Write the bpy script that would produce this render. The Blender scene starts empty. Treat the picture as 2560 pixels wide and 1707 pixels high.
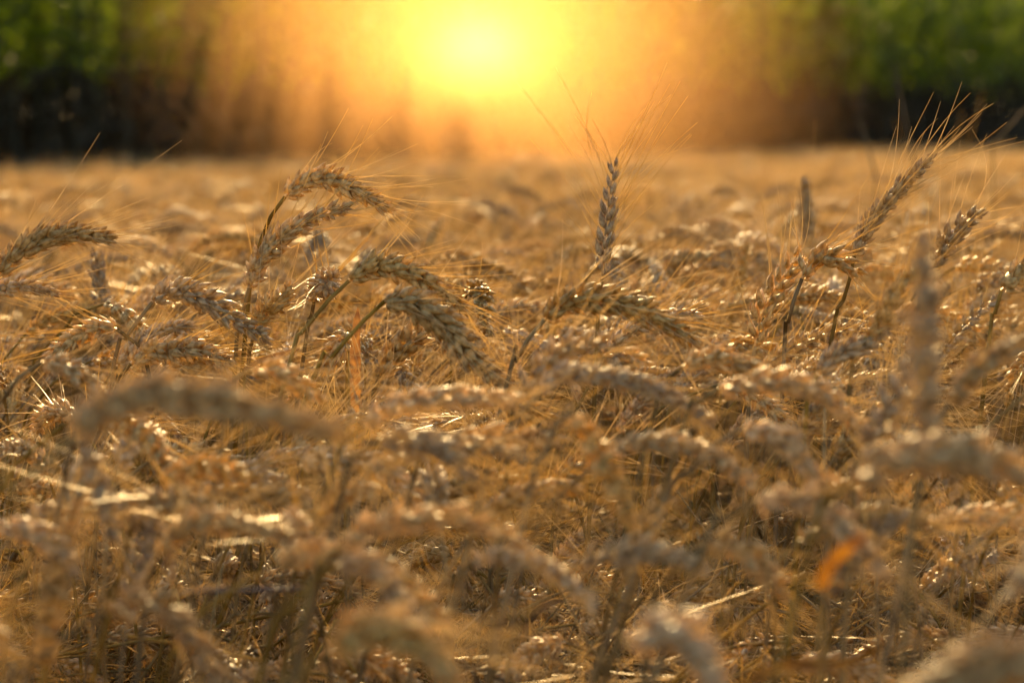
import bpy, math, random
import numpy as np
from mathutils import Vector, Matrix, Euler

# ------------------------------------------------------------------ camera, sky, sun, exposure
S = bpy.context.scene
COL = S.collection
RND = random.Random(7)
R = math.radians
CAM_Z = 1.05
FPX = 7111.0                      # focal length in pixels of the 2560 px wide photograph
PITCH = R(4.09)
ROLL = R(0.6)
cam_data = bpy.data.cameras.new('camera')
cam = bpy.data.objects.new('camera', cam_data)
COL.objects.link(cam)
S.camera = cam
cam_data.sensor_width = 36.0
cam_data.lens = 100.0
cam_data.clip_start = 0.05
cam_data.clip_end = 2000.0
CAM_M = Matrix.Translation((0, 0, CAM_Z)) @ Matrix.Rotation(math.pi / 2 - PITCH, 4, 'X') @ Matrix.Rotation(-ROLL, 4, 'Z')
cam.matrix_world = CAM_M
cam_data.dof.use_dof = True
cam_data.dof.focus_distance = 2.17
cam_data.dof.aperture_fstop = 7.0
cam_data.dof.aperture_blades = 7
cam_data.dof.aperture_rotation = R(12)

SUN_EL, SUN_AZ = R(18), R(-1.5)       # azimuth measured from +Y towards +X
world = bpy.data.worlds.new("World")
S.world = world
world.use_nodes = True
wn = world.node_tree
wn.nodes.clear()
w_out = wn.nodes.new('ShaderNodeOutputWorld')
w_bg = wn.nodes.new('ShaderNodeBackground')
w_sky = wn.nodes.new('ShaderNodeTexSky')
w_sky.sky_type = 'NISHITA'
w_sky.sun_disc = False
w_sky.sun_elevation = SUN_EL
w_sky.sun_rotation = SUN_AZ
w_sky.altitude = 150
w_sky.air_density = 1.0
w_sky.dust_density = 4.0
w_sky.ozone_density = 0.4
w_bg.inputs['Strength'].default_value = 0.095
wn.links.new(w_sky.outputs[0], w_bg.inputs['Color'])
wn.links.new(w_bg.outputs[0], w_out.inputs['Surface'])

sun_d = bpy.data.lights.new('sun', 'SUN')
sun_d.energy = 5.0
sun_d.angle = R(0.6)
sun_d.color = (1.0, 0.66, 0.27)
sun = bpy.data.objects.new('sun', sun_d)
COL.objects.link(sun)
sdir = Vector((math.sin(SUN_AZ) * math.cos(SUN_EL), math.cos(SUN_AZ) * math.cos(SUN_EL), math.sin(SUN_EL)))
sun.rotation_euler = sdir.to_track_quat('Z', 'Y').to_euler()
sun.location = (0, 10, 20)

S.view_settings.view_transform = 'Standard'
S.view_settings.look = 'None'
S.view_settings.gamma = 1.0
S.view_settings.exposure = 1.78
S.render.engine = 'CYCLES'
cy = S.cycles
cy.use_denoising = True
cy.denoiser = 'OPENIMAGEDENOISE'
cy.denoising_input_passes = 'RGB_ALBEDO_NORMAL'
cy.max_bounces = 8
cy.diffuse_bounces = 2
cy.glossy_bounces = 2
cy.transmission_bounces = 5
cy.transparent_max_bounces = 8
cy.volume_bounces = 0
cy.volume_step_rate = 1.0
cy.volume_max_steps = 64
cy.sample_clamp_indirect = 4.0
cy.sample_clamp_direct = 6.0
cy.use_adaptive_sampling = True
cy.adaptive_threshold = 0.02

# ------------------------------------------------------------------ helpers
K = 2560.0 / 2352.0
def at(x, y, s):
    """point seen at (x, y) of the 2352 px wide view of the photograph, s metres from the lens"""
    X, Y = x * K, y * K
    return CAM_M @ Vector(((X - 1280) / FPX * s, -(Y - 853.5) / FPX * s, -s))
CAM_I = CAM_M.inverted()
def proj(p):
    q = CAM_I @ Vector(p)
    s = -q.z
    return (q.x / s * FPX + 1280) / K, (-q.y / s * FPX + 853.5) / K, s

def norm(v):
    return v / (np.linalg.norm(v, axis=-1, keepdims=True) + 1e-12)

def catmull(pts, n):
    """n points evenly spaced along a smooth curve through pts"""
    P = np.array([list(p) for p in pts], float)
    P = np.vstack([2 * P[0] - P[1], P, 2 * P[-1] - P[-2]])
    out = []
    for i in range(1, len(P) - 2):
        t = np.linspace(0, 1, 24, endpoint=False)[:, None]
        a, b, c, d = P[i - 1], P[i], P[i + 1], P[i + 2]
        out.append(0.5 * ((2 * b) + (-a + c) * t + (2 * a - 5 * b + 4 * c - d) * t ** 2 + (-a + 3 * b - 3 * c + d) * t ** 3))
    out.append(P[-2][None])
    Q = np.vstack(out)
    L = np.concatenate([[0], np.cumsum(np.linalg.norm(np.diff(Q, axis=0), axis=1))])
    u = np.linspace(0, L[-1], n)
    return np.stack([np.interp(u, L, Q[:, k]) for k in range(3)], 1), L[-1]

def frames(C, side0=None):
    T = norm(np.gradient(C, axis=0))
    if side0 is None:
        side0 = np.array([0.0, 1.0, 0.0])
    A = np.zeros_like(T)
    v = side0 - T[0] * np.dot(side0, T[0])
    if np.linalg.norm(v) < 1e-4:
        v = np.cross(T[0], [1, 0, 0.3])
    A[0] = v / np.linalg.norm(v)
    for i in range(1, len(T)):
        v = A[i - 1] - T[i] * np.dot(A[i - 1], T[i])
        A[i] = v / (np.linalg.norm(v) + 1e-12)
    return T, A, np.cross(T, A)

class MB:
    """collects vertices and faces of one mesh"""
    def __init__(s):
        s.v, s.f, s.m, s.n = [], [], [], 0
    def add(s, V, F, mat=0):
        s.v.append(np.asarray(V, float))
        F = np.asarray(F, int)
        s.f.append(F + s.n)
        s.m.append(np.full(len(F), mat, int))
        s.n += len(V)
    def tube(s, C, rad, sides=6, mat=0, cap=False):
        C = np.asarray(C, float)
        n = len(C)
        rad = np.broadcast_to(np.asarray(rad, float), (n,))
        T, A, B = frames(C)
        a = np.linspace(0, 2 * np.pi, sides, endpoint=False)
        V = C[:, None] + rad[:, None, None] * (np.cos(a)[None, :, None] * A[:, None] + np.sin(a)[None, :, None] * B[:, None])
        s.add(V.reshape(-1, 3), grid_faces(n, sides, True), mat)
    def ribbon(s, C, W, width, mat=0, fold=0.25):
        """three-vertex wide strip along C, W the width direction per point"""
        C = np.asarray(C, float)
        T = norm(np.gradient(C, axis=0))
        W = norm(W - T * np.sum(W * T, 1, keepdims=True))
        N = np.cross(T, W)
        w = np.asarray(width)[:, None]
        V = np.stack([C - W * w / 2 + N * w * fold, C, C + W * w / 2 + N * w * fold], 1).reshape(-1, 3)
        s.add(V, grid_faces(len(C), 3, False), mat)
    def arrays(s):
        return np.vstack(s.v), np.vstack(s.f), np.concatenate(s.m)

def grid_faces(n, m, closed):
    i = np.arange(n - 1)[:, None]
    j = np.arange(m if closed else m - 1)[None, :]
    j2 = (j + 1) % m
    a = i * m + j; b = i * m + j2; c = (i + 1) * m + j2; d = (i + 1) * m + j
    return np.stack([a, b, c, d], -1).reshape(-1, 4)

def mesh_from(name, V, F, mats, midx=None, smooth=True):
    me = bpy.data.meshes.new(name)
    V = np.asarray(V, np.float32); F = np.asarray(F, np.int32)
    me.vertices.add(len(V)); me.vertices.foreach_set('co', V.ravel())
    me.loops.add(F.size); me.loops.foreach_set('vertex_index', F.ravel())
    me.polygons.add(len(F))
    me.polygons.foreach_set('loop_start', np.arange(0, F.size, F.shape[1], dtype=np.int32))
    me.polygons.foreach_set('use_smooth', np.full(len(F), smooth))
    for m in mats: me.materials.append(m)
    if midx is not None:
        me.polygons.foreach_set('material_index', np.asarray(midx, np.int32))
    me.update(calc_edges=True)
    return me

def build(name, mb, mats, parent=None):
    V, F, M = mb.arrays()
    o = bpy.data.objects.new(name, mesh_from(name, V, F, mats, M))
    COL.objects.link(o)
    if parent is not None: o.parent = parent
    return o

def tag(o, label=None, cat=None, group=None, kind=None):
    if label: o['label'] = label
    if cat: o['category'] = cat
    if group: o['group'] = group
    if kind: o['kind'] = kind
    return o

def empty(name, loc=(0, 0, 0), rz=0.0):
    o = bpy.data.objects.new(name, None)
    o.empty_display_size = 0.05
    o.location = loc; o.rotation_euler = (0, 0, rz)
    COL.objects.link(o)
    return o

def copy_tree(o, parent=None):
    c = o.copy(); COL.objects.link(c)
    if parent is not None: c.parent = parent
    for ch in list(o.children): copy_tree(ch, c)
    return c

# ------------------------------------------------------------------ materials
def plant_mat(name, c1, c2, rough=0.5, trans=0.3, tcol=None, scale=60, bump=0.0, stripes=False, spec=0.5, vary=0.25):
    m = bpy.data.materials.new(name); m.use_nodes = True
    nt = m.node_tree; nt.nodes.clear(); N = nt.nodes.new; L = nt.links.new
    out = N('ShaderNodeOutputMaterial')
    pr = N('ShaderNodeBsdfPrincipled'); tr = N('ShaderNodeBsdfTranslucent'); mx = N('ShaderNodeMixShader')
    tc = N('ShaderNodeTexCoord'); no = N('ShaderNodeTexNoise'); no.inputs['Scale'].default_value = scale; no.inputs['Detail'].default_value = 3
    rp = N('ShaderNodeMix'); rp.data_type = 'RGBA'
    rp.inputs[6].default_value = (*c1, 1); rp.inputs[7].default_value = (*c2, 1)
    mr = N('ShaderNodeMapRange'); mr.inputs[1].default_value = 0.35; mr.inputs[2].default_value = 0.65
    L(tc.outputs['Object'], no.inputs['Vector']); L(no.outputs['Fac'], mr.inputs[0]); L(mr.outputs[0], rp.inputs[0])
    oi = N('ShaderNodeObjectInfo'); hs = N('ShaderNodeHueSaturation')
    m1 = N('ShaderNodeMapRange'); m1.inputs[3].default_value = 1 - vary; m1.inputs[4].default_value = 1 + vary
    L(oi.outputs['Random'], m1.inputs[0]); L(m1.outputs[0], hs.inputs['Value'])
    m2 = N('ShaderNodeMath'); m2.operation = 'MULTIPLY'; m2.inputs[1].default_value = 7.31
    m3 = N('ShaderNodeMath'); m3.operation = 'FRACT'
    m4 = N('ShaderNodeMapRange'); m4.inputs[3].default_value = 0.8; m4.inputs[4].default_value = 1.15
    L(oi.outputs['Random'], m2.inputs[0]); L(m2.outputs[0], m3.inputs[0]); L(m3.outputs[0], m4.inputs[0]); L(m4.outputs[0], hs.inputs['Saturation'])
    L(rp.outputs[2], hs.inputs['Color']); L(hs.outputs[0], pr.inputs['Base Color'])
    if tcol:
        tm = N('ShaderNodeMix'); tm.data_type = 'RGBA'; tm.blend_type = 'MULTIPLY'; tm.inputs[0].default_value = 1
        L(hs.outputs[0], tm.inputs[6]); tm.inputs[7].default_value = (*tcol, 1); L(tm.outputs[2], tr.inputs['Color'])
    else:
        L(hs.outputs[0], tr.inputs['Color'])
    pr.inputs['Roughness'].default_value = rough
    pr.inputs['Specular IOR Level'].default_value = spec
    mx.inputs[0].default_value = trans
    L(pr.outputs[0], mx.inputs[1]); L(tr.outputs[0], mx.inputs[2]); L(mx.outputs[0], out.inputs['Surface'])
    if bump:
        b = N('ShaderNodeBump'); b.inputs['Strength'].default_value = bump; b.inputs['Distance'].default_value = 0.0004
        n2 = N('ShaderNodeTexNoise'); n2.inputs['Scale'].default_value = 900; n2.inputs['Detail'].default_value = 2
        L(tc.outputs['Object'], n2.inputs['Vector'])
        L(n2.outputs['Fac'], b.inputs['Height']); L(b.outputs[0], pr.inputs['Normal'])
    return m

M_HUSK = plant_mat('wheat_husk', (0.74, 0.55, 0.25), (0.32, 0.20, 0.07), rough=0.46, trans=0.36, tcol=(1.0, 0.92, 0.60), scale=220, bump=0.6, spec=0.35)
M_AWN = plant_mat('wheat_awn', (0.72, 0.56, 0.27), (0.58, 0.42, 0.17), rough=0.4, trans=0.60, scale=80, spec=0.5, vary=0.15)
M_STEM = plant_mat('wheat_straw', (0.30, 0.21, 0.075), (0.13, 0.085, 0.028), rough=0.95, trans=0.08, scale=40, spec=0.0)
M_LEAF = plant_mat('dry_leaf', (0.13, 0.08, 0.028), (0.07, 0.04, 0.014), rough=0.95, trans=0.35, tcol=(1, .8, .5), scale=60, spec=0.0)
M_ORANGE = plant_mat('orange_dry_leaf', (0.27, 0.145, 0.032), (0.10, 0.045, 0.012), rough=0.7, trans=0.3, tcol=(1, .8, .5), scale=160, vary=0.05)
M_CORN = plant_mat('maize_leaf', (0.19, 0.22, 0.022), (0.05, 0.08, 0.01), rough=0.6, trans=0.48, tcol=(1.3, 1.5, .4), scale=5, vary=0.3)
M_CORN_DRY_SHADED = plant_mat('maize_dry_shaded_leaf', (0.06, 0.045, 0.02), (0.03, 0.022, 0.01), rough=0.7, trans=0.15, scale=6)  # dry lower leaves, with the shade low in the stand put into the dark colour
M_CORN_STALK = plant_mat('maize_stalk', (0.05, 0.05, 0.018), (0.035, 0.03, 0.012), rough=0.5, trans=0.05, scale=8)
M_TASSEL = plant_mat('maize_tassel', (0.16, 0.12, 0.04), (0.10, 0.08, 0.03), rough=0.8, trans=0.2, scale=20)

def soil_mat():
    m = bpy.data.materials.new('field_soil'); m.use_nodes = True
    nt = m.node_tree; pr = nt.nodes['Principled BSDF']; N = nt.nodes.new; L = nt.links.new
    tc = N('ShaderNodeTexCoord'); no = N('ShaderNodeTexNoise'); no.inputs['Scale'].default_value = 9; no.inputs['Detail'].default_value = 9
    cr = N('ShaderNodeValToRGB'); cr.color_ramp.elements[0].color = (0.045, 0.028, 0.015, 1); cr.color_ramp.elements[1].color = (0.16, 0.10, 0.05, 1)
    cr.color_ramp.elements[0].position = 0.35; cr.color_ramp.elements[1].position = 0.7
    L(tc.outputs['Object'], no.inputs['Vector']); L(no.outputs['Fac'], cr.inputs[0]); L(cr.outputs[0], pr.inputs['Base Color'])
    b = N('ShaderNodeBump'); b.inputs['Distance'].default_value = 0.03; L(no.outputs['Fac'], b.inputs['Height']); L(b.outputs[0], pr.inputs['Normal'])
    pr.inputs['Roughness'].default_value = 0.95
    return m
M_SOIL = soil_mat()

# ------------------------------------------------------------------ ground
def make_ground():
    mb = MB()
    n = 60
    g = np.concatenate([-np.geomspace(1200, 1, n // 2), np.geomspace(1, 1200, n // 2)])
    X, Y = np.meshgrid(g, g, indexing='ij')
    Z = 0.008 * np.sin(X * 3.1) * np.cos(Y * 2.3)
    Z[(abs(X) > 60) | (abs(Y) > 60)] = 0
    mb.add(np.stack([X, Y, Z], -1).reshape(-1, 3), grid_faces(n, n, False))
    o = build('ground', mb, [M_SOIL])
    return tag(o, 'brown soil under the wheat and maize', None, None, 'structure')
make_ground()

# ------------------------------------------------------------------ wheat ear
def floret_shape(rings, sides):
    """unit husk along +z: keeled teardrop ending in a beak"""
    t = np.linspace(0, 1, rings) ** 0.9
    prof = np.interp(t, [0, .08, .22, .42, .62, .80, .92, 1.0], [.30, .68, .95, 1.0, .82, .44, .15, .03])
    a = np.linspace(0, 2 * np.pi, sides, endpoint=False)
    keel = 1 + 0.22 * np.maximum(0, np.cos(a)) ** 4
    x = np.cos(a) * keel * 0.40; y = np.sin(a) * 0.50
    bow = 0.13 * np.sin(np.pi * t) - 0.10 * t ** 3
    V = np.stack([prof[:, None] * x[None] + bow[:, None], prof[:, None] * y[None], np.repeat(t[:, None], sides, 1)], -1)
    return V.reshape(-1, 3), grid_faces(rings, sides, True)
SHAPES = {2: floret_shape(9, 8), 1: floret_shape(6, 6), 0: floret_shape(4, 4)}

def add_ear(mb_body, mb_awn, curve, rng, lod=2, roll=0.0, fat=1.0, awn_len=0.065, awn_keep=0.62, awn_fan=1.0, awn_rad=0.00042, mb_stem=None, mat_b=0, mat_a=0, open_=1.0, gap=1.0):
    C, L = catmull(curve, 48)
    T, A, B = frames(C)
    if roll:
        A, B = A * math.cos(roll) + B * math.sin(roll), B * math.cos(roll) - A * math.sin(roll)
    pitch = (0.0054 if lod >= 1 else 0.0066) * gap
    n = max(8, int(L / pitch))
    V0, F0 = SHAPES[lod]
    u = np.linspace(0, 1, len(C))
    for i in range(n):
        f = (i + 0.3) / n
        k = np.array([np.interp(f, u, C[:, j]) for j in range(3)])
        idx = min(len(C) - 1, int(f * (len(C) - 1)))
        t, a, b = T[idx], A[idx], B[idx]
        sgn = 1 if i % 2 else -1
        sz = fat * (0.74 + 0.32 * math.sin(math.pi * min(1, f * 1.15 + 0.08))) * rng.uniform(0.9, 1.08)
        if f > 0.9: sz *= 0.85
        op = open_ * rng.uniform(0.85, 1.2)
        last = i >= n - 1
        # florets: (fan angle in the b direction, lean outwards, length, width, base offset along t, awn)
        parts = [(-0.26, 0.36, 0.0156, 0.0060, 0.0006, True), (0.26, 0.36, 0.0156, 0.0060, 0.0006, True),
                 (0.0, 0.50, 0.0138, 0.0056, 0.0020, rng.random() < 0.3),
                 (-0.66, 0.24, 0.0108, 0.0046, -0.0004, False), (0.66, 0.24, 0.0108, 0.0046, -0.0004, False)]
        if lod == 0: parts = parts[:2]
        for (fan, lean, ln, wd, off, awn) in parts:
            fan = fan * op + rng.uniform(-.12, .12); lean = (0.05 if last else lean) * op + rng.uniform(-.10, .10)
            ln = ln * sz * rng.uniform(.86, 1.12); wd = wd * sz * rng.uniform(.82, 1.1) * (1.35 if lod == 0 else 1.0)
            d = t * math.cos(lean) + a * sgn * math.sin(lean)
            d = d * math.cos(fan) + b * math.sin(fan)
            d /= np.linalg.norm(d)
            ox = a * sgn - d * np.dot(a * sgn, d); ox = ox / (np.linalg.norm(ox) + 1e-9)
            oy = np.cross(d, ox)
            base = k + t * off + a * sgn * 0.0014 * sz + b * math.sin(fan) * 0.0036 * sz
            V = base + V0[:, 0:1] * ox * wd + V0[:, 1:2] * oy * wd + V0[:, 2:3] * d * ln
            mb_body.add(V, F0, mat_b)
            if awn and rng.random() < awn_keep:
                al = awn_len * rng.uniform(0.55, 1.15) * (0.75 + 0.35 * math.sin(math.pi * f))
                sp = awn_fan * rng.uniform(0.5, 1.5)
                d2 = t + a * sgn * (0.20 + 0.22 * sp) + b * (math.copysign(0.12 + 0.22 * sp, fan) if abs(fan) > .1 else rng.uniform(-.25, .25))
                d2 = d2 + np.array([rng.gauss(0, .10), rng.gauss(0, .10), rng.gauss(0, .10)])
                d2 /= np.linalg.norm(d2)
                ns = {2: 7, 1: 5, 0: 3}[lod]
                q = np.linspace(0, 1, ns)[:, None]
                tip = base + d * ln * 0.96
                bend = np.array([rng.gauss(0, .07), rng.gauss(0, .07), rng.gauss(0, .07) + 0.03]) + a * sgn * 0.05
                P = tip + d * al * (q - q ** 2 * .5) * 0.5 + d2 * al * (q * .5 + q ** 2 * .5) * 0.9 + bend * al * q ** 2
                if rng.random() < 0.12: P = P + (np.array([rng.gauss(0, .012), rng.gauss(0, .012), rng.gauss(0, .008)]) * q ** 3)
                mb_awn.tube(P, awn_rad * (1 - 0.72 * q[:, 0]), 3, mat_a)
    # rachis
    mb_body.tube(C[:46], np.linspace(0.0011, 0.0006, 46) * fat, 5, mat_b)
    return C

def stem_radii(n, s=0.74):
    r = np.full(n, 0.0019) * s
    r[-max(2, n // 6):] = np.linspace(0.0019, 0.0015, max(2, n // 6)) * s
    return r

def add_leaf(mb, base, heading, rng, length=0.16, width=0.008, up=0.6, mat=0, twist=2.0):
    n = 14
    q = np.linspace(0, 1, n)
    h = np.array([math.cos(heading), math.sin(heading), 0])
    ang = up + (-2.3 - up) * q ** 1.1 * rng.uniform(.75, 1.1)
    st = h[None] * np.cos(ang)[:, None] + np.array([0, 0, 1.0])[None] * np.sin(ang)[:, None]
    P = np.cumsum(st, 0) * length / n + np.asarray(base)
    side = np.array([-h[1], h[0], 0])
    tw = twist * q * rng.uniform(-1, 1)
    nrm = np.cross(st, side)
    W = side[None] * np.cos(tw)[:, None] + nrm * np.sin(tw)[:, None]
    w = width * np.interp(q, [0, .1, .5, .85, 1], [.5, 1, .9, .45, .04])
    mb.ribbon(P, W, w, mat)

def plant_curve(rng, top=0.90, lean=0.06, th1=0.9, th2=1.9, ear_len=0.088):
    """upright stem that nods towards +x; returns stem polyline and ear polyline"""
    ns, ne = 40, 10
    stem_len = top - 0.02
    q = np.linspace(0, 1, ns)
    th = lean * (0.4 + q) + (th1 - lean) * np.clip((q - 0.86) / 0.14, 0, 1) ** 1.4
    ds = stem_len / (ns - 1)
    x = np.concatenate([[0], np.cumsum(np.sin(th[1:]) * ds)]); z = np.concatenate([[0], np.cumsum(np.cos(th[1:]) * ds)])
    yb = rng.uniform(-.03, .03) * q ** 2
    Sx = np.stack([x, yb, z], 1)
    te = np.linspace(th1, th2, ne)
    de = ear_len / (ne - 1)
    ex = np.concatenate([[0], np.cumsum(np.sin(te[1:]) * de)]) + x[-1]; ez = np.concatenate([[0], np.cumsum(np.cos(te[1:]) * de)]) + z[-1]
    E = np.stack([ex, np.full(ne, yb[-1]) + rng.uniform(-.006, .006) * np.linspace(0, 1, ne) ** 2, ez], 1)
    zmax = max(Sx[:, 2].max(), E[:, 2].max())
    f = top - zmax
    Sx[:, 2] += f * q; E[:, 2] += f
    return Sx, E

WHEAT_MATS = [M_HUSK, M_AWN, M_STEM, M_LEAF]

# ---- template kinds of the plain stalks: (name of the pose, th1, th2)
POSES = [('upright', 0.15, 0.30), ('leaning', 0.55, 0.95), ('arching', 0.85, 1.75), ('arching', 1.0, 1.95), ('drooping', 1.25, 2.45),
         ('drooping', 1.6, 2.75), ('arching', 0.75, 1.55), ('drooping', 1.1, 2.2), ('leaning', 0.7, 1.2), ('arching', 0.9, 2.0), ('drooping', 1.9, 2.9), ('arching', .6, 1.7)]

def make_template(k):
    rng = random.Random(100 + k)
    pose, th1, th2 = POSES[k]
    Sx, E = plant_curve(rng, 0.90, rng.uniform(.02, .10), th1, th2, rng.uniform(.074, .108))
    root = empty('wheat_stalk')
    st = MB(); n = 34; Cs, _ = catmull(Sx[::3].tolist() + [Sx[-1].tolist()] if (len(Sx) - 1) % 3 else Sx[::3], n); st.tube(Cs, stem_radii(n), 6)
    build('stem', st, [M_STEM], root)
    eb, ab = MB(), MB()
    add_ear(eb, ab, E, rng, 2, roll=rng.uniform(-1.2, 1.2), fat=rng.uniform(.74, .92), awn_keep=0.6, open_=rng.uniform(.9, 1.5))
    e = build('ear', eb, [M_HUSK], root)
    build('awns', ab, [M_AWN], e)
    for z in (rng.uniform(.35, .5), rng.uniform(.55, .66)):
        i = int(np.argmin(abs(Cs[:, 2] - z)))
        lb = MB(); add_leaf(lb, Cs[i], rng.uniform(0, 6.28), rng, rng.uniform(.12, .2), rng.uniform(.006, .010))
        build('leaf', lb, [M_LEAF], root)
    return root, E, pose

# ------------------------------------------------------------------ the stalks one can tell apart
GROUP = 'ripe wheat stalks in the field'
# (label, ear polyline px, depth at base, depth change to the tip, stem px below the ear, options)
H = []
def hero(label, ear, s, ds=0.0, stem=None, **kw):
    H.append((label, ear, s, ds, stem, kw))

hero('pinkish arched wheat ear at the top, long awns streaming right below the sun glow', [(655, 452), (700, 418), (755, 410), (820, 437), (892, 478)], 2.18, 0.0, [(625, 492), (600, 550), (582, 620), (570, 700)], awn_fan=1.0, roll=.2, awn_keep=.9, fat=1.05)
hero('wheat ear rising right under the pinkish arched ear, its kernels in loose steps', [(572, 662), (598, 600), (650, 545), (712, 505), (798, 476)], 2.16, 0.0, [(562, 700), (548, 760), (540, 840)], fat=1.0, roll=-.4, open_=1.1)
hero('tall upright wheat ear standing alone, awns fanned against the far field', [(1383, 640), (1388, 560), (1398, 470), (1412, 372)], 2.22, 0.01, [(1378, 680), (1372, 760)], awn_fan=2.4, roll=1.2, awn_keep=1.0, awn_len=.075, fat=.82)
hero('slender wheat ear leaning up to the right, highest of the right side', [(1962, 588), (2000, 512), (2062, 438), (2140, 362)], 2.18, 0.0, [(1952, 640), (1928, 720), (1905, 810)], roll=.3, awn_keep=.7, awn_fan=.8, fat=.92)
hero('dark brown wheat ear curving up from the left edge, its tip pale', [(-5, 632), (38, 582), (100, 548), (170, 537), (255, 545)], 2.08, 0.0, [(-40, 700), (-60, 800)], roll=.5, awn_keep=.8, fat=1.12)
hero('small wheat ear lying flat at the left edge under the dark brown ear', [(-60, 668), (0, 662), (60, 657), (130, 674)], 2.12, 0.0, [(-110, 700), (-140, 800)], fat=.85, roll=.1)
hero('nodding wheat ear with pointed pale kernels on a smooth curved brown stem', [(350, 694), (400, 670), (470, 688), (540, 735), (612, 776)], 2.12, 0.0, [(318, 735), (282, 790), (255, 865)], roll=.7, fat=1.05, open_=1.25)
hero('short loose wheat ear bent down to the left beside the curved brown stem', [(268, 756), (232, 750), (180, 772), (118, 812)], 2.12, -.01, [(292, 772), (322, 806), (350, 900)], fat=.95, roll=.2)
hero('rough bristly wheat ear leaning up behind the hooked husk-covered ear', [(1735, 795), (1750, 725), (1790, 650), (1836, 580)], 2.16, 0.0, [(1725, 850), (1720, 920)], open_=1.5, fat=1.05, roll=1.3)
hero('hooked wheat ear with white loose husks at its drooping end', [(1842, 640), (1862, 602), (1915, 592), (1976, 628)], 2.14, 0.0, [(1820, 700), (1806, 760), (1800, 830)], open_=1.3, fat=1.0, roll=1.0)
hero('bristly wheat ear pointing up right, between the slender ear and the right edge', [(2140, 620), (2170, 562), (2206, 522), (2250, 488)], 2.3, 0.0, [(2120, 680), (2105, 760)], open_=1.3, roll=.9, awn_keep=.8)
hero('dusky soft wheat ear slanting up right just left of the tall blurred post-like ear', [(1990, 772), (2030, 722), (2062, 662), (2102, 618)], 1.85, 0.0, [(1965, 830), (1950, 900)], roll=.4)
hero('pale wheat ear arching right from a long slanting straw, in the picture centre', [(802, 645), (860, 612), (930, 620), (1000, 658), (1062, 704)], 2.05, 0.0, [(745, 700), (696, 768), (664, 840)], roll=.2, fat=1.1)
hero('large creamy wheat ear drooping right, lower of the two central pale arches', [(884, 692), (945, 694), (1012, 738), (1062, 795), (1112, 842), (1165, 893)], 1.98, 0.0, [(822, 750), (762, 822), (712, 890)], roll=.3, fat=1.2, open_=1.1)
hero('golden wheat ear drooping right directly under the tall upright ear', [(1250, 735), (1300, 692), (1380, 688), (1462, 706), (1530, 742), (1595, 778)], 1.96, 0.0, [(1218, 772), (1185, 830), (1165, 880)], roll=.6, fat=1.1, open_=1.2)
hero('pale feathery wheat ear pointing up right in the middle, softly blurred', [(1195, 905), (1225, 860), (1290, 805), (1390, 776)], 1.72, 0.0, [(1180, 950), (1170, 1020)], open_=1.5, roll=1.0)
hero('long twisted wheat ear drooping right below the pale feathery ear', [(1242, 902), (1290, 862), (1400, 866), (1500, 892), (1580, 932), (1632, 965)], 1.62, 0.0, [(1185, 960), (1140, 1040), (1110, 1120)], fat=.95, roll=.1)
hero('pale wheat ear lying nearly level, between the orange leaf and the twisted ear', [(835, 978), (882, 940), (960, 920), (1080, 914), (1185, 918)], 1.58, 0.0, [(800, 1020), (760, 1090)], roll=.8)
hero('large strongly blurred wheat ear arching over the left foreground', [(165, 1002), (232, 940), (350, 908), (480, 912), (622, 948), (775, 990)], 1.02, 0.0, [(100, 1070), (10, 1150), (-60, 1230)], fat=.95, roll=.3, gap=1.2)
hero('blurred wheat ear standing bolt upright like a post in the right foreground', [(2130, 1012), (2126, 860), (2124, 700), (2120, 555)], 1.16, 0.0, [(2128, 1070), (2110, 1150), (2090, 1300)], fat=.85, roll=.2, awn_fan=.8, gap=1.2)
hero('dark blurred wheat ear with round golden sparkles at the right edge', [(1955, 1105), (2050, 1058), (2170, 1040), (2280, 1062), (2400, 1110)], 1.02, 0.0, [(1900, 1170), (1860, 1260)], roll=.7, gap=1.2)
hero('bluish grey wheat ear drooping right at the left edge, above the blurred arch', [(95, 832), (140, 838), (190, 868), (235, 905)], 1.75, 0.0, [(42, 868), (0, 930), (-30, 1000)], fat=1.0, roll=.5)
hero('soft wheat ear nodding right, just left of the orange leaf foot', [(578, 852), (640, 852), (690, 882), (735, 915)], 1.72, 0.0, [(545, 880), (520, 960)], roll=.8)
hero('dark topped wheat ear hanging down right of centre in the lower half', [(1318, 945), (1345, 1000), (1385, 1062), (1420, 1130), (1452, 1205)], 1.42, 0.0, [(1300, 935), (1270, 990), (1240, 1080), (1200, 1200)], roll=.4, open_=1.3, gap=1.2)
hero('drooping grey wheat ear on two long bent straws, right of the dark topped ear', [(1708, 982), (1778, 998), (1832, 1046), (1872, 1102)], 1.52, 0.0, [(1640, 1022), (1562, 1115), (1512, 1185)], roll=.2, fat=1.05)
hero('plump wheat ear lying level, above the long twisted wheat band at right', [(1568, 842), (1620, 822), (1700, 834), (1790, 872)], 1.78, 0.0, [(1530, 880), (1500, 960)], roll=.5, fat=1.05)
hero('long pale wheat ear sagging right, ending under the bolt upright blurred ear', [(1650, 892), (1780, 878), (1872, 898), (1932, 940), (1992, 1000)], 1.60, 0.0, [(1600, 930), (1560, 1010)], roll=.7)
hero('thin grey wheat ear hanging straight down below the left blurred arch', [(200, 1018), (212, 1080), (242, 1150), (262, 1232)], 1.48, 0.0, [(195, 1005), (170, 1030), (150, 1100)], fat=.85, roll=.4)
hero('wheat ear with curled husks lying level under the left blurred arch', [(365, 1105), (430, 1078), (500, 1075), (585, 1098)], 1.58, 0.0, [(330, 1140), (300, 1220)], open_=1.3, roll=.6)
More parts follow.
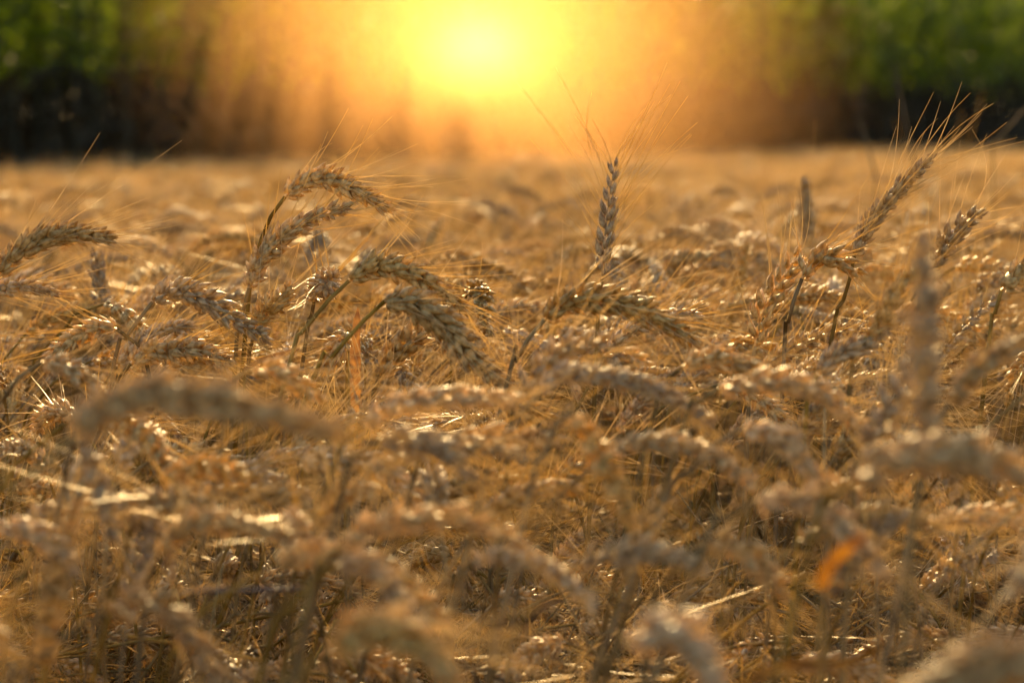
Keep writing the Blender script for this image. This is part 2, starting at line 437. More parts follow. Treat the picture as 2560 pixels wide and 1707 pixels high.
hero('smooth blurred wheat ear arching right across slanting straws, lower left', [(368, 1272), (432, 1208), (530, 1198), (662, 1232)], 1.22, 0.0, [(345, 1330), (330, 1420)], fat=.9, roll=.1)
hero('shaggy grey wheat ear drooping over the bottom left corner', [(250, 1402), (320, 1378), (400, 1418), (455, 1485), (495, 1580)], 1.06, 0.0, [(180, 1440), (60, 1540), (0, 1620)], open_=1.25, roll=.5, fat=1.0, gap=1.2)
hero('dark blurred wheat ear drooping right at lower left of centre', [(775, 1300), (840, 1298), (902, 1352), (968, 1425)], 1.08, 0.0, [(700, 1350), (640, 1440), (600, 1540)], roll=.2, gap=1.2)
hero('blurred wheat ear sagging right with one orange leaf hanging under it', [(1735, 1150), (1850, 1150), (1925, 1200), (1985, 1262), (2040, 1330)], 1.06, 0.0, [(1660, 1200), (1600, 1300)], roll=.4, gap=1.2)
hero('knotty soft wheat ear drooping right, lower half between dark topped and sagging ears', [(1618, 1252), (1682, 1250), (1740, 1298), (1802, 1362)], 1.28, 0.0, [(1560, 1290), (1510, 1380), (1490, 1480)], roll=.7, open_=1.3)
hero('brown blurred wheat ear arching over the lower middle', [(785, 1250), (868, 1202), (965, 1190), (1065, 1192), (1195, 1245)], 1.02, 0.0, [(740, 1310), (700, 1400)], roll=.6, gap=1.2)
hero('small brown wheat ear upright behind the stem, left of the nodding pale ear', [(252, 768), (238, 710), (228, 640), (217, 580)], 2.6, 0.0, [(258, 830), (262, 900)], roll=.9)
hero('dark little wheat ear upright against the field, behind the hooked ear', [(1856, 590), (1855, 530), (1852, 475), (1848, 415)], 3.4, 0.0, [(1858, 640), (1860, 720)], awn_keep=.3, fat=1.2, roll=.2)
hero('greenish bristly wheat head seen end on, left of the pale arching ear', [(722, 690), (735, 665), (752, 645), (768, 628)], 2.2, -0.055, [(716, 730), (700, 800)], open_=1.7, roll=.4, awn_keep=1.0, awn_fan=1.8)
hero('sharp wheat ear pointing up right, below the loose stepped ear', [(588, 755), (612, 715), (640, 690), (668, 662)], 2.14, 0.02, [(575, 800), (570, 860)], open_=1.2, roll=.6)
hero('pinkish soft wheat ear curving right behind the curved brown stem', [(268, 842), (312, 800), (375, 760), (442, 748)], 2.3, 0.0, [(240, 890), (230, 960)], roll=.2)
hero('sharp open wheat ear lying right, low beside the curved brown stem', [(300, 835), (340, 808), (400, 800), (460, 802), (528, 832)], 2.12, 0.0, [(275, 870), (262, 930)], roll=.1, open_=1.2)
hero('plump wheat ear pointing up right, right of the orange leaf', [(872, 862), (900, 822), (940, 785), (985, 750)], 2.08, 0.0, [(862, 900), (850, 960)], roll=.9, fat=1.1, open_=1.2)
hero('greyish wheat ear hanging tip down, left of the orange leaf', [(800, 762), (785, 785), (765, 815), (748, 850)], 2.16, 0.0, [(808, 745), (800, 760), (798, 860)], fat=.9, roll=.3, open_=1.4)
hero('grey wheat ear tip pointing up right, leaving at the right edge', [(2300, 668), (2330, 640), (2370, 612), (2410, 592)], 2.05, 0.0, [(2285, 720), (2270, 800)], fat=1.1)
hero('thick blurred wheat ear pointing up to the right edge', [(2178, 925), (2235, 860), (2300, 812), (2375, 772)], 1.40, 0.0, [(2150, 990), (2120, 1080)], roll=.4)
hero('glossy wheat ear rising right towards the bolt upright blurred ear', [(1878, 862), (1920, 815), (1990, 785), (2070, 728)], 1.85, 0.0, [(1860, 900), (1850, 980)], roll=.3, fat=1.05)
hero('flat lying wheat ear in the middle, left of the dark topped ear', [(1030, 1002), (1120, 1006), (1205, 1008), (1300, 1014)], 1.62, 0.0, [(980, 1030), (950, 1100)], roll=.9)
hero('soft grey wheat ear drooping right under the nearly level pale ear', [(870, 1005), (950, 1008), (1022, 1036), (1082, 1095)], 1.34, 0.0, [(820, 1050), (780, 1150)], roll=.6)
hero('very blurred pale wheat ear at the bottom edge, left of centre', [(755, 1490), (850, 1448), (952, 1468), (1030, 1550)], .92, 0.0, [(700, 1560), (660, 1640)], roll=.2)
hero('very blurred pale wheat ear at the bottom edge, right of centre', [(1440, 1470), (1535, 1448), (1605, 1500), (1650, 1580)], .92, 0.0, [(1390, 1540), (1350, 1640)], roll=.6)
hero('huge smooth wheat blur in the bottom right corner', [(2400, 1530), (2290, 1520), (2180, 1560), (2080, 1630)], .70, 0.0, [(2480, 1550), (2540, 1640)], fat=1.0, awn_keep=.4)
hero('grey wheat ear drooping right at the left edge, lower half', [(-10, 1200), (60, 1218), (130, 1258), (172, 1305)], 1.38, 0.0, [(-50, 1230), (-90, 1300)], roll=.6)
hero('dark broken wheat ear pointing up, left beside the foot of the bolt upright ear', [(1978, 1048), (2018, 985), (2056, 920), (2078, 838)], 1.46, 0.0, [(1965, 1100), (1955, 1200)], open_=1.4, roll=.9)
hero('faint dark wheat ear leaning right, in the hazy field above the pale arch', [(968, 612), (980, 575), (996, 540), (1010, 508)], 3.6, 0.0, [(962, 650), (958, 720)], awn_keep=.3)
hero('dark soft wheat ear slanting up right, right of the tall upright ear', [(1530, 640), (1550, 605), (1585, 590), (1632, 588)], 2.9, 0.0, [(1515, 680), (1505, 760)], awn_keep=.3)

HERO_PX = []
def ground_from(P, d, dx=0.0):
    """carry a stem on from P down to the soil"""
    k = P[2] / 3
    return [[P[0] + dx * .5 + d[0] * .03, P[1] + d[1] * .03, P[2] * .62], [P[0] + dx * .9, P[1] + .01, P[2] * .3], [P[0] + dx, P[1] + .01, -0.01]]

def soft_ear(l):
    return any(w in l for w in ('large strongly', 'bolt upright like', 'golden sparkles', 'very blurred', 'huge smooth'))
for hi, (label, ear, s, ds, stem, kw) in enumerate(H):
    if s < 1.47:
        soft = soft_ear(label)
        s = 1.45 - (1.45 - s) * .62 if soft else 1.52 - (1.52 - s) * .38
    if s < 1.9: kw['fat'] = kw.get('fat', 1.0) * (1.12 if soft_ear(label) else .84)
    rng = random.Random(500 + hi)
    n = len(ear)
    wig = [rng.uniform(-.006, .006) for _ in range(n)]
    E = [at(x, y, s + ds * i / (n - 1) + wig[i] * (0 < i < n - 1)) for i, (x, y) in enumerate(ear)]
    ms = s
    SP = [at(x, y, s + 0.004 * (i + 1)) for i, (x, y) in enumerate(stem)]
    low = SP[-1]; d = (SP[-1] - SP[-2]).normalized()
    gx = max(-.22, min(.22, d.x * 0.35 / max(.25, -d.z) if d.z < 0 else d.x * .3))
    pts = [E[0]] + SP + [Vector(p) for p in ground_from(low, d, gx)]
    g = pts[-1]
    root = empty('wheat_stalk', (g.x, g.y, 0))
    off = np.array([g.x, g.y, 0.0])
    Cs, _ = catmull([list(p) for p in pts[::-1]], 56)
    st = MB(); st.tube(Cs - off, stem_radii(56, 0.95), 7)
    build('stem', st, [M_STEM], root)
    eb, ab = MB(), MB()
    kk = dict(roll=0.0, fat=1.0, awn_keep=.7, awn_len=.065, awn_fan=1.0, open_=1.0); kk.update(kw)
    add_ear(eb, ab, [np.array(p) - off for p in E], rng, 2, **kk)
    eo = build('ear', eb, [M_HUSK], root)
    build('awns', ab, [M_AWN], eo)
    i = int(np.argmin(abs(Cs[:, 2] - rng.uniform(.45, .68))))
    lb = MB(); add_leaf(lb, Cs[i] - off, rng.uniform(0, 6.28), rng, rng.uniform(.12, .2), rng.uniform(.006, .010))
    build('leaf', lb, [M_LEAF], root)
    tag(root, label, 'wheat stalk', GROUP)
    mid = ear[len(ear) // 2]
    HERO_PX.append((mid[0], mid[1]))

# ------------------------------------------------------------------ plain stalks filling the near field (individuals)
LANDMARK = {0: 'the pinkish arched ear', 2: 'the tall upright ear', 3: 'the slender leaning ear', 4: 'the dark brown left ear', 6: 'the ear on the curved stem',
            9: 'the hooked ear', 12: 'the pale central arch', 13: 'the creamy drooping ear', 14: 'the golden drooping ear', 16: 'the long twisted ear', 17: 'the level pale ear',
            18: 'the big blurred arch', 19: 'the blurred post-like ear', 20: 'the dark sparkling ear', 23: 'the dark topped hanging ear', 24: 'the grey ear on bent straws',
            26: 'the long sagging ear', 27: 'the thin hanging ear', 29: 'the smooth lower arch', 30: 'the shaggy corner ear', 31: 'the dark lower droop', 32: 'the ear with orange leaf',
            33: 'the knotty lower ear', 34: 'the brown lower arch', 48: 'the pale bottom edge blur', 49: 'the second bottom edge blur', 50: 'the bottom right corner blur', 44: 'the thick right edge ear'}
TEMPL = [make_template(k) for k in range(len(POSES))]
used_t = [False] * len(TEMPL)
N_FILL = 245
pts = []
rf = random.Random(11)
tries = 0
while len(pts) < N_FILL and tries < 60000:
    tries += 1
    if len(pts) < 3: s = rf.uniform(1.25, 1.4)
    else: s = math.sqrt(rf.uniform(1.42 ** 2, 2.42 ** 2))
    x = rf.uniform(-1, 1) * (0.19 * s + 0.03)
    if all((x - a) ** 2 + (s - b) ** 2 > 0.028 ** 2 for a, b, *_ in pts):
        pts.append((x, s))
cand = []
for (x, y) in pts:
    k = rf.choices(range(len(TEMPL)), weights=[.25, .6, 1, 1, 1, 1, 1, 1, .5, 1, .8, 1])[0]
    rz = rf.gauss(0.0, 0.75) if rf.random() < .75 else rf.uniform(-math.pi, math.pi)
    if y < 1.41: top = rf.gauss(.78, .03)
    else: top = rf.uniform(1.05 - .175 * y, .855) if rf.random() < .75 else rf.gauss(.865, .02)
    top = min(top, 0.91 if y > 1.5 else 0.86)
    cand.append((x, y, k, rz, top / 0.90))
FILL = []
for (x, y, k, rz, sc) in cand:
    root0, E, pose = TEMPL[k]
    if not used_t[k]: o = root0; used_t[k] = True
    else: o = copy_tree(root0)
    o.location = (x - 0.05 * math.cos(rz), y - 0.05 * math.sin(rz), 0)
    o.rotation_euler = (rf.gauss(0, .03), rf.gauss(0, .03), rz)
    if sc < .93:                      # lodged stalks lean well over, full size
        tl = math.acos(min(1, max(.6, sc * .97)))
        o.rotation_euler = (rf.gauss(0, .1), tl, rz); o.location = (o.location[0] - .88 * math.sin(tl) * math.cos(rz), o.location[1] - .88 * math.sin(tl) * math.sin(rz), 0)
        sc = .97
    o.scale = (sc, sc, sc)
    m = Matrix.Translation(o.location) @ Euler(o.rotation_euler).to_matrix().to_4x4() @ Matrix.Scale(sc, 4)
    px, py, s = proj(m @ Vector(E[len(E) // 2]))
    FILL.append((o, px, py, s, pose, rz))
for k, u in enumerate(used_t):
    if not u:
        for o in [c for ch in TEMPL[k][0].children for c in ch.children] + list(TEMPL[k][0].children) + [TEMPL[k][0]]:
            bpy.data.objects.remove(o)

def blur_word(s):
    return 'very blurred' if s < 1.3 else 'blurred' if s < 1.55 else 'soft' if s < 1.85 else 'crisp'
def head_word(rz, pose):
    c, sn = math.cos(rz), math.sin(rz)
    if abs(c) > .7: return 'right' if c > 0 else 'left'
    return 'away' if sn > 0 else 'towards the viewer'
lab = {}
for rec in FILL:
    o, px, py, s, pose, rz = rec
    best = min(LANDMARK, key=lambda i: (HERO_PX[i][0] - px) ** 2 + ((HERO_PX[i][1] - py) * 1.3) ** 2)
    dx, dy = px - HERO_PX[best][0], py - HERO_PX[best][1]
    rel = ('right of' if dx > 0 else 'left of') if abs(dx) > abs(dy) * 1.2 else ('below' if dy > 0 else 'above')
    base = f"{blur_word(s)} {pose} wheat ear, heading {head_word(rz, pose)}, {rel} {LANDMARK[best]}"
    lab.setdefault(base, []).append(rec)
ORD = ['first', 'second', 'third', 'fourth', 'fifth', 'sixth', 'seventh', 'eighth', 'ninth']
for base, recs in lab.items():
    recs.sort(key=lambda r: r[2])
    for i, r in enumerate(recs):
        l = base if len(recs) == 1 else base.replace('wheat ear', 'wheat ear, ' + ('topmost' if i == 0 else ORD[i] + ' from top'))
        tag(r[0], l.replace('heading ', '').replace(' wheat ear', ' ear'), 'wheat stalk', GROUP)

# ------------------------------------------------------------------ the rest of the wheat field: one mass, instanced inside its own object
def gn_mass(name, templates, points, mats, label):
    """templates: list of (V, F, M); points: array of x, y, z, rz, tilt, scale, template"""
    Vs, Fs, Ms, T = [], [], [], []
    n = 0
    for k, (V, F, M) in enumerate(templates):
        Vs.append(V); Fs.append(F + n); Ms.append(M); T.append(np.full(len(V), k)); n += len(V)
    P = np.asarray(points, float)
    Vs.append(P[:, :3]); T.append(np.full(len(P), -1))
    me = mesh_from(name, np.vstack(Vs), np.vstack(Fs), mats, np.concatenate(Ms))
    def attr(nm, ty, arr, key='value'):
        a = me.attributes.new(nm, ty, 'POINT'); a.data.foreach_set(key, np.ascontiguousarray(arr).ravel())
    attr('tpl', 'INT', np.concatenate(T).astype(np.int32))
    z = np.zeros((n, 3), np.float32)
    rot = np.stack([P[:, 4], P[:, 5], P[:, 3]], 1).astype(np.float32)
    attr('rot', 'FLOAT_VECTOR', np.vstack([z, rot]), 'vector')
    attr('scl', 'FLOAT', np.concatenate([np.ones(n), P[:, 6]]).astype(np.float32))
    attr('pick', 'INT', np.concatenate([np.zeros(n), P[:, 7]]).astype(np.int32))
    o = bpy.data.objects.new(name, me); COL.objects.link(o)
    ng = bpy.data.node_groups.new(name + '_scatter', 'GeometryNodeTree')
    ng.interface.new_socket('Geometry', in_out='INPUT', socket_type='NodeSocketGeometry')
    ng.interface.new_socket('Geometry', in_out='OUTPUT', socket_type='NodeSocketGeometry')
    N = ng.nodes.new; L = ng.links.new
    gi, go = N('NodeGroupInput'), N('NodeGroupOutput')
    def named(nm, ty):
        a = N('GeometryNodeInputNamedAttribute'); a.data_type = ty; a.inputs['Name'].default_value = nm; return a.outputs['Attribute']
    tp = named('tpl', 'INT')
    join = N('GeometryNodeJoinGeometry')
    def sel(k):
        c = N('FunctionNodeCompare'); c.data_type = 'INT'; c.operation = 'EQUAL'
        ins = [i for i in c.inputs if i.type == 'INT' and i.enabled]
        L(tp, ins[0]); ins[1].default_value = k
        s = N('GeometryNodeSeparateGeometry'); s.domain = 'POINT'
        L(gi.outputs[0], s.inputs['Geometry']); L(c.outputs[0], s.inputs['Selection'])
        return s.outputs['Selection']
    for k in reversed(range(len(templates))):
        g = N('GeometryNodeGeometryToInstance'); L(sel(k), g.inputs[0]); L(g.outputs[0], join.inputs[0])
    iop = N('GeometryNodeInstanceOnPoints')
    L(sel(-1), iop.inputs['Points']); L(join.outputs[0], iop.inputs['Instance'])
    iop.inputs['Pick Instance'].default_value = True
    L(named('pick', 'INT'), iop.inputs['Instance Index'])
    e2r = N('FunctionNodeEulerToRotation'); L(named('rot', 'FLOAT_VECTOR'), e2r.inputs[0]); L(e2r.outputs[0], iop.inputs['Rotation'])
    L(named('scl', 'FLOAT'), iop.inputs['Scale'])
    L(iop.outputs[0], go.inputs[0])
    md = o.modifiers.new('scatter', 'NODES'); md.node_group = ng
    return tag(o, label, None, None, 'stuff')

def mass_plant(seed, pose, lod, rng=None):
    rng = random.Random(seed)
    _, th1, th2 = POSES[pose]
    Sx, E = plant_curve(rng, 0.90, rng.uniform(.02, .10), th1, th2, rng.uniform(.078, .098))
    mb = MB()
    n = {2: 24, 1: 14, 0: 6}[lod]
    if lod < 2: Sx = Sx[len(Sx) // 3:]
    Cs, _ = catmull(Sx[::4].tolist() + [Sx[-1].tolist()], n)
    mb.tube(Cs, stem_radii(n, .74 if lod else 1.2), {2: 6, 1: 4, 0: 3}[lod], 2)
    add_ear(mb, mb, E, rng, lod, roll=rng.uniform(-1.2, 1.2), fat=rng.uniform(.76, .94), open_=rng.uniform(.9, 1.5), mat_b=0, mat_a=1, awn_keep={2: .5, 1: .5, 0: .8}[lod], awn_rad={2: .00036, 1: .00040, 0: .0006}[lod])
    for z in ((.45,) if lod == 2 else ()):
        i = int(np.argmin(abs(Cs[:, 2] - z)))
        add_leaf(mb, Cs[i], rng.uniform(0, 6.28), rng, rng.uniform(.12, .2), rng.uniform(.006, .010), mat=3)
    return mb.arrays()

def clump(seed, n=7, r=0.16):
    rng = random.Random(seed); out = MB()
    for i in range(n):
        V, F, M = mass_plant(seed * 31 + i, rng.choice([0, 1, 2, 3, 4, 6, 8]), 0)
        a = rng.gauss(0, 1.0); c, s = math.cos(a), math.sin(a)
        V = V @ np.array([[c, s, 0], [-s, c, 0], [0, 0, 1]]) + np.array([rng.uniform(-r, r), rng.uniform(-r, r), rng.gauss(-.02, .025)])
        out.v.append(V); out.f.append(F + out.n); out.m.append(M); out.n += len(V)
    return out.arrays()

tpl = [mass_plant(900 + k, p, 2) for k, p in enumerate([2, 3, 4, 5, 7, 1, 9, 0])]
tpl += [mass_plant(950 + k, p, 1) for k, p in enumerate([2, 4, 6, 1, 3, 0])]
tpl += [clump(970 + k) for k in range(5)]
def tangle(seed, r=.10):
    """fallen straws, curled leaves and awn litter caught between the stalks"""
    rng = random.Random(seed); mb = MB()
    for i in range(16):
        a = rng.uniform(0, 6.28); el = rng.gauss(.15, .45); L = rng.uniform(.10, .30)
        d = np.array([math.cos(a) * math.cos(el), math.sin(a) * math.cos(el), math.sin(el)])
        c = np.array([rng.uniform(-r, r), rng.uniform(-r, r), rng.uniform(-.14, 0)])
        q = np.linspace(-.5, .5, 8)[:, None]
        mb.tube(c + d * L * q + np.array([0, 0, -.10]) * L * q ** 2 * rng.uniform(-1, 3), rng.uniform(.0006, .0012), 4, 2)
    for i in range(7):
        add_leaf(mb, [rng.uniform(-r, r), rng.uniform(-r, r), rng.uniform(-.12, -.01)], rng.uniform(0, 6.28), rng, rng.uniform(.08, .16), rng.uniform(.004, .008), up=rng.uniform(-.3, 1.0), mat=3, twist=5)
    for i in range(90):
        a = rng.uniform(0, 6.28); el = rng.gauss(.1, .5); L = rng.uniform(.04, .08)
        d = np.array([math.cos(a) * math.cos(el), math.sin(a) * math.cos(el), math.sin(el)])
        c = np.array([rng.uniform(-r, r), rng.uniform(-r, r), rng.uniform(-.12, .01)])
        q = np.linspace(0, 1, 5)[:, None]
        k = np.array([rng.gauss(0, .3), rng.gauss(0, .3), rng.gauss(0, .3)])
        mb.tube(c + d * L * q + k * L * q ** 2, .00035 * (1 - .6 * q[:, 0]), 3, 1)
    return mb.arrays()
tpl += [tangle(1200 + k) for k in range(5)]

def corn_edge(x):          # the maize stands obliquely across the view
    return 22.0 + 1.35 * max(-9, min(9, x))

rp = random.Random(21)
P = []
def put(x, y, top, k, wind=.75):
    rz = rp.gauss(0, wind) if rp.random() < .85 else rp.uniform(-math.pi, math.pi)
    P.append((x, y, 0, rz, rp.gauss(0, .03), rp.gauss(0, .03), top / .90, k))
def near_frame(x, y):
    return 0.55 < y < 2.40 and -0.19 * y - 0.15 < x < 0.19 * y + 0.06
# (y range, half width, plants per m2, templates)
y = -1.0
def scatter(y0, y1, hw, dens, ks, mean, sd, cap):
    a = (y1 - y0) * (hw(y0) + hw(y1))
    for _ in range(int(a * dens)):
        yy = rp.uniform(y0, y1); xx = rp.uniform(-1, 1) * hw(yy)
        if near_frame(xx, yy) or yy > corn_edge(xx) - .35: continue
        if abs(yy) < .35 and abs(xx) < .25: continue
        swell = .018 * math.sin(xx * 5.1 + 1.3 * math.sin(yy * 2.3)) * math.cos(yy * 4.3 + xx * 2.0)
        if math.sin(xx * 9 + yy * 3) * math.sin(yy * 11 - xx * 4) > rp.uniform(.35, 1.2): continue
        put(xx, yy, min(cap, rp.gauss(mean, sd) + swell), rp.choice(ks))
hi_ = list(range(8)); mid_ = list(range(8, 14)); low_ = list(range(14, 19))
scatter(-1.0, .55, lambda y: 1.3, 260, mid_, .84, .025, .87)
scatter(.55, 2.2, lambda y: 1.5, 260, mid_, .86, .028, .90)
scatter(2.2, 3.0, lambda y: .19 * y + .12, 260, hi_, .865, .032, .925)
scatter(2.2, 3.0, lambda y: 1.7, 60, mid_, .85, .028, .90)
scatter(3.0, 5.0, lambda y: .19 * y + .15, 220, hi_, .88, .028, .94)
scatter(3.0, 5.0, lambda y: .2 * y + 1.5, 120, mid_, .88, .028, .94)
scatter(5.0, 9.0, lambda y: .2 * y + 1.5, 230, mid_, .88, .03, .95)
scatter(9.0, 33.0, lambda y: .2 * y + 2.5, 26, low_, .868, .022, .92)
# the lodged lower storey between the near stalks: too many to tell apart
for _ in range(620):
    yy = math.sqrt(rp.uniform(1.8 ** 2, 3.0 ** 2)); xx = rp.uniform(-1, 1) * (.2 * yy + .25)
    tl = rp.uniform(.42, .85); rz = rp.gauss(0, 1.0)
    P.append((xx - .85 * math.sin(tl) * math.cos(rz), yy - .85 * math.sin(tl) * math.sin(rz), 0, rz, rp.gauss(0, .12), tl, rp.uniform(.9, 1.02), rp.choice(hi_)))
for _ in range(900):
    yy = math.sqrt(rp.uniform(1.5 ** 2, 3.4 ** 2)); xx = rp.uniform(-1, 1) * (.2 * yy + .25)
    P.append((xx, yy, rp.uniform(.42, .72), rp.uniform(0, 6.28), rp.gauss(0, .2), rp.gauss(0, .2), rp.uniform(.8, 1.2), 19 + rp.randrange(5)))
gn_mass('wheat_field', tpl, P, WHEAT_MATS, 'golden mass of ripe wheat stretching back to the maize')
print('wheat mass points', len(P))

# ------------------------------------------------------------------ odd leaves, straws and twigs
def loose_leaf(name, label, px, s, width, mat, cat, wdir=(1, 0, .1), curl=0.2):
    rng = random.Random(sum(map(ord, label)))
    P0 = [at(x, y, s) for x, y in px]
    base = Vector((P0[0].x, P0[0].y, 0))
    C, L = catmull([list(p - base) for p in P0], 22)
    q = np.linspace(0, 1, 22)
    W = np.array([[math.cos(curl * math.sin(5 * t)), math.sin(curl * math.sin(5 * t)), 0] for t in q]) * 1.0
    W = W + np.array(wdir)
    w = width * np.interp(q, [0, .15, .6, .9, 1], [.7, 1, .95, .6, .05]) * (1 + .06 * np.sin(q * 23))
    o = empty(name, base)
    mb = MB(); mb.ribbon(C, W, w, fold=.15)
    b = build('blade', mb, [mat], o)
    st = MB()
    a = C[0]; st.tube(catmull([[a[0] + .02, a[1] + .01, -0.0], [a[0] + .01, a[1], a[2] * .5], list(a)], 14)[0], 0.0012, 6)
    build('stem', st, [M_STEM], o)
    return tag(o, label, cat)
loose_leaf('dry_leaf', 'bright orange dry leaf standing upright left of the creamy drooping ear', [(820, 990), (818, 900), (816, 800), (822, 705)], 2.10, .0085, M_ORANGE, 'leaf')
loose_leaf('dry_leaf', 'blurred orange leaf hanging under the sagging ear, lower right', [(1885, 1350), (1905, 1300), (1950, 1255), (1990, 1230)], 1.18, .0058, M_ORANGE, 'leaf')
loose_leaf('dry_leaf', 'faint orange leaf slanting in the lower right, under the knotty ear', [(1660, 1600), (1800, 1530), (1930, 1525), (2040, 1480)], 1.3, .006, M_ORANGE, 'leaf', (0, 0, 1))
loose_leaf('dry_leaf', 'small orange leaf lying right of the curved stem, left of centre', [(560, 850), (600, 830), (650, 815), (690, 800)], 2.1, .006, M_ORANGE, 'leaf', (0, .6, 1))
for lbl, pxs, s, w in (('tall blurred grass blade rising against the dark maize', [(2110, 420), (2090, 330), (2070, 230), (2050, 130)], 5.2, .004),
                    ('shorter blurred grass blade left of the tall blade, against the dark maize', [(2010, 400), (1998, 350), (1985, 310), (1972, 270)], 5.0, .004),
                    ('blurred grass blade slanting out at the right edge before the maize', [(2280, 330), (2310, 300), (2350, 255), (2390, 215)], 4.2, .004)):
    loose_leaf('grass_blade', lbl, pxs, s, w, M_CORN_DRY_SHADED, 'grass blade', (1, 0, 0), .1)
def twig(label, px, s, r, mat, name='twig'):
    P0 = [at(x, y, s) for x, y in px]
    base = P0[0]
    mb = MB(); C, _ = catmull([list(p - base) for p in P0], 20); mb.tube(C, r, 6)
    o = build(name, mb, [mat]); o.location = base
    return tag(o, label, 'twig' if name == 'twig' else 'straw')
M_TWIG = plant_mat('dark_twig', (0.09, 0.06, 0.055), (0.05, 0.035, 0.03), rough=.6, trans=0.0)
twig('thin dark level twig lying among slanting straws, lower left', [(425, 1358), (500, 1356), (580, 1355), (700, 1350)], 1.45, .0013, M_TWIG)

# ------------------------------------------------------------------ maize
def maize(rng, h=3.15, lod=1):
    st, fo, dr, ta = MB(), MB(), MB(), MB()
    n = 12
    z = np.linspace(0, h * .9, n)
    C = np.stack([.03 * np.sin(z * 1.3 + rng.random() * 6) * z / h, .03 * np.cos(z * 1.1 + rng.random() * 6) * z / h, z], 1)
    st.tube(C, np.linspace(.014, .006, n), 6)
    nl = 20
    az = rng.uniform(0, 6.28)
    for i in range(nl):
        f = (i + .5) / nl
        zb = h * (.10 + .80 * f)
        base = np.array([np.interp(zb, z, C[:, 0]), np.interp(zb, z, C[:, 1]), zb])
        a = az + (i % 2) * math.pi + rng.uniform(-.5, .5)
        L = (0.50 + .25 * math.sin(math.pi * min(1, f * 1.05))) * rng.uniform(.85, 1.15)
        w = .065 * rng.uniform(.8, 1.15) * (.75 if f > .85 else 1)
        hdir = np.array([math.cos(a), math.sin(a), 0])
        q = np.linspace(0, 1, 10)
        up = rng.uniform(1.0, 1.3); dn = rng.uniform(1.2, 2.3) * (1 if f < .8 else .6)
        ang = up - dn * q ** 1.2
        std = hdir[None] * np.cos(ang)[:, None] + np.array([0, 0, 1.])[None] * np.sin(ang)[:, None]
        Pp = base + np.cumsum(std, 0) * L / 10
        side = np.array([-hdir[1], hdir[0], 0])
        tw = rng.uniform(-.8, .8) * q
        W = side[None] * np.cos(tw)[:, None] + np.cross(std, side) * np.sin(tw)[:, None]
        ww = w * np.interp(q, [0, .12, .45, .8, 1], [.55, .9, 1, .6, .03])
        tgt = dr if zb < 1.35 else fo
        if zb < 1.35: ww = ww * .75
        tgt.ribbon(Pp, W, ww, 0, .18)
    top = C[-1]
    for i in range(7):
        a = rng.uniform(0, 6.28); sp = rng.uniform(.15, .6) if i else 0
        q = np.linspace(0, 1, 5)[:, None]
        d = np.array([math.cos(a) * sp, math.sin(a) * sp, 1.0])
        Pp = top + q * d * .26 + q ** 2 * np.array([math.cos(a) * .05, math.sin(a) * .05, -.04])
        ta.tube(Pp, .006, 4)
    return st, fo, dr, ta

MAIZE_GROUP = 'maize plants in the front rows behind the wheat'
MT = []
for k in range(6):
    rng = random.Random(40 + k)
    root = empty('maize_plant')
    st, fo, dr, ta = maize(rng)
    build('stalk', st, [M_CORN_STALK], root)
    build('foliage', fo, [M_CORN], root)
    build('lower_leaves', dr, [M_CORN_DRY_SHADED], root)
    build('tassel', ta, [M_TASSEL], root)
    MT.append(root)
first = [True] * 6
rc = random.Random(77)
edge_dir = Vector((1, 1.35, 0)).normalized()
edge_n = Vector((-1.35, 1, 0)).normalized()
nc = 0
for row in range(2):
    t = -7.6
    while t < 10.2:
        t += rc.uniform(.14, .19)
        p = Vector((0, 22.0, 0)) + edge_dir * t * 1.0 + edge_n * (row * .62 + rc.gauss(0, .06))
        k = rc.randrange(6)
        o = MT[k] if first[k] else copy_tree(MT[k]); first[k] = False
        o.location = (p.x, p.y, 0); o.rotation_euler = (rc.gauss(0, .03), rc.gauss(0, .03), rc.uniform(0, 6.28))
        sc = rc.uniform(.93, 1.07); o.scale = (sc, sc, sc)
        tag(o, 'green maize plant in the dense dark stand behind the wheat field', 'maize plant', MAIZE_GROUP)
        nc += 1
print('maize', nc)
ct = []
for k in range(5):
    rng = random.Random(60 + k)
    st, fo, dr, ta = maize(rng)
    out = MB()
    for j, b in enumerate((st, fo, dr, ta)):
        V, F, M = b.arrays(); out.v.append(V); out.f.append(F + out.n); out.m.append(np.full(len(F), j)); out.n += len(V)
    ct.append(out.arrays())
CP = []
for row in range(2, 30):
    t = -26.0
    while t < 30:
        t += rc.uniform(.3, .45)
        if row < 2 and -7.4 < t < 8.2: continue
        p = Vector((0, 22.0, 0)) + edge_dir * t + edge_n * (row * .62 + rc.gauss(0, .06))
        CP.append((p.x, p.y, 0, rc.uniform(0, 6.28), rc.gauss(0, .03), rc.gauss(0, .03), rc.uniform(.93, 1.08), rc.randrange(5)))
for row in range(0, 2):
    for (a, b) in ((-26.0, -7.6), (10.3, 30)):
        t = a
        while t < b:
            t += rc.uniform(.15, .2)
            p = Vector((0, 22.0, 0)) + edge_dir * t + edge_n * (row * .62 + rc.gauss(0, .06))
            CP.append((p.x, p.y, 0, rc.uniform(0, 6.28), rc.gauss(0, .03), rc.gauss(0, .03), rc.uniform(.93, 1.08), rc.randrange(5)))
gn_mass('maize_field', ct, CP, [M_CORN_STALK, M_CORN, M_CORN_DRY_SHADED, M_TASSEL], 'deep dark green maize field behind the front rows')

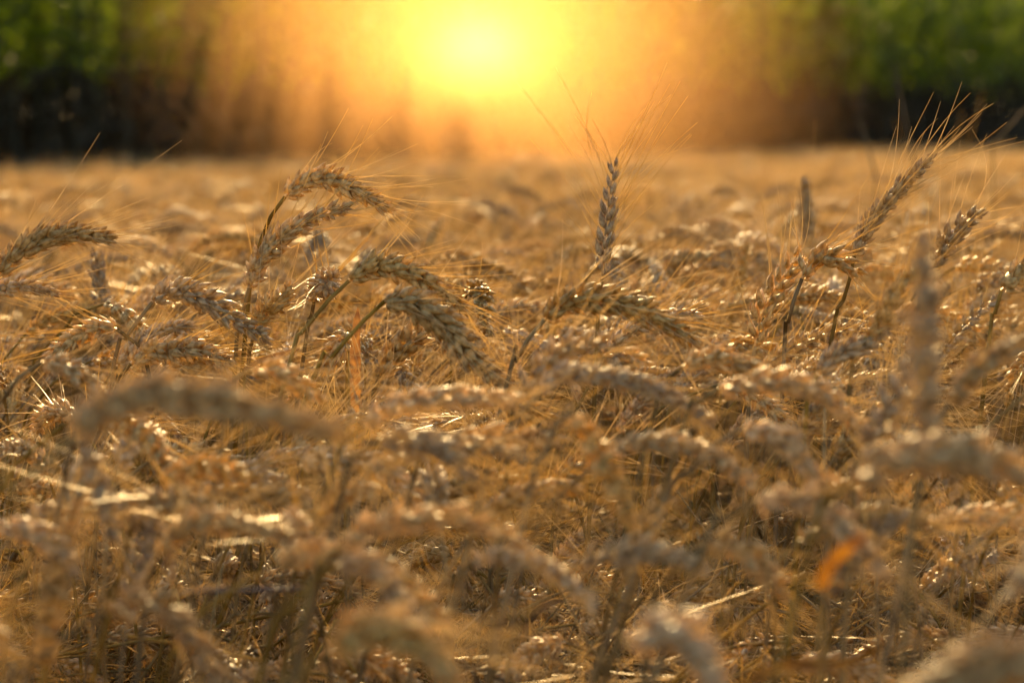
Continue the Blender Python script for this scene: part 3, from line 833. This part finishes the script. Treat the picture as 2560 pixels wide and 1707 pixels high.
# ------------------------------------------------------------------ sun glow, made by an added scattering volume
def sun_glow():
    s = 15.0
    c = at(1098, 122, s)
    rx, ry, rz = 2.35, 2.2, 1.9
    bpy_mb = MB()
    n, m = 20, 28
    th = np.linspace(0.02, np.pi - .02, n); ph = np.linspace(0, 2 * np.pi, m, endpoint=False)
    V = np.stack([np.sin(th)[:, None] * np.cos(ph), np.sin(th)[:, None] * np.sin(ph), np.repeat(np.cos(th)[:, None], m, 1)], -1).reshape(-1, 3)
    bpy_mb.add(V, grid_faces(n, m, True)[:, ::-1])
    capT = [list(range(m))[::-1]]
    mat = bpy.data.materials.new('sun_glow_scatter'); mat.use_nodes = True
    nt = mat.node_tree; nt.nodes.clear(); N = nt.nodes.new; L = nt.links.new
    out = N('ShaderNodeOutputMaterial'); vs = N('ShaderNodeVolumePrincipled')
    vs.inputs['Color'].default_value = (1.0, .56, .22, 1)
    vs.inputs['Anisotropy'].default_value = 0.72
    tc = N('ShaderNodeTexCoord'); ln = N('ShaderNodeVectorMath'); ln.operation = 'LENGTH'
    L(tc.outputs['Object'], ln.inputs[0])
    inv = N('ShaderNodeMath'); inv.operation = 'SUBTRACT'; inv.inputs[0].default_value = 1.0; inv.use_clamp = True
    L(ln.outputs['Value'], inv.inputs[1])
    def power(p, amp):
        pw = N('ShaderNodeMath'); pw.operation = 'POWER'; pw.inputs[1].default_value = p
        L(inv.outputs[0], pw.inputs[0])
        mu = N('ShaderNodeMath'); mu.operation = 'MULTIPLY'; mu.inputs[1].default_value = amp
        L(pw.outputs[0], mu.inputs[0]); return mu.outputs[0]
    ad = N('ShaderNodeMath'); ad.operation = 'ADD'  # radial density falloff shapes the glow from core to rim
    ad2 = N('ShaderNodeMath'); ad2.operation = 'ADD'; L(power(6.5, 0.10), ad2.inputs[0]); L(power(24.0, 5.5), ad2.inputs[1]); L(ad2.outputs[0], ad.inputs[0]); L(power(2.4, 0.15), ad.inputs[1]); L(ad.outputs[0], vs.inputs['Density'])
    L(vs.outputs[0], out.inputs['Volume'])
    # close the two poles with the same quads
    V2, F2, M2 = bpy_mb.arrays()
    import bmesh
    bm = bmesh.new(); bmesh.ops.create_icosphere(bm, subdivisions=4, radius=1.0)
    me = bpy.data.meshes.new('sun_glow_volume'); bm.to_mesh(me); bm.free(); me.materials.append(mat)
    o = bpy.data.objects.new('sun_glow_volume', me); COL.objects.link(o)
    o.location = c; o.scale = (rx, ry, rz)
    tag(o, 'orange sun glow before the maize, an added scattering volume', None, None, 'stuff')
sun_glow()
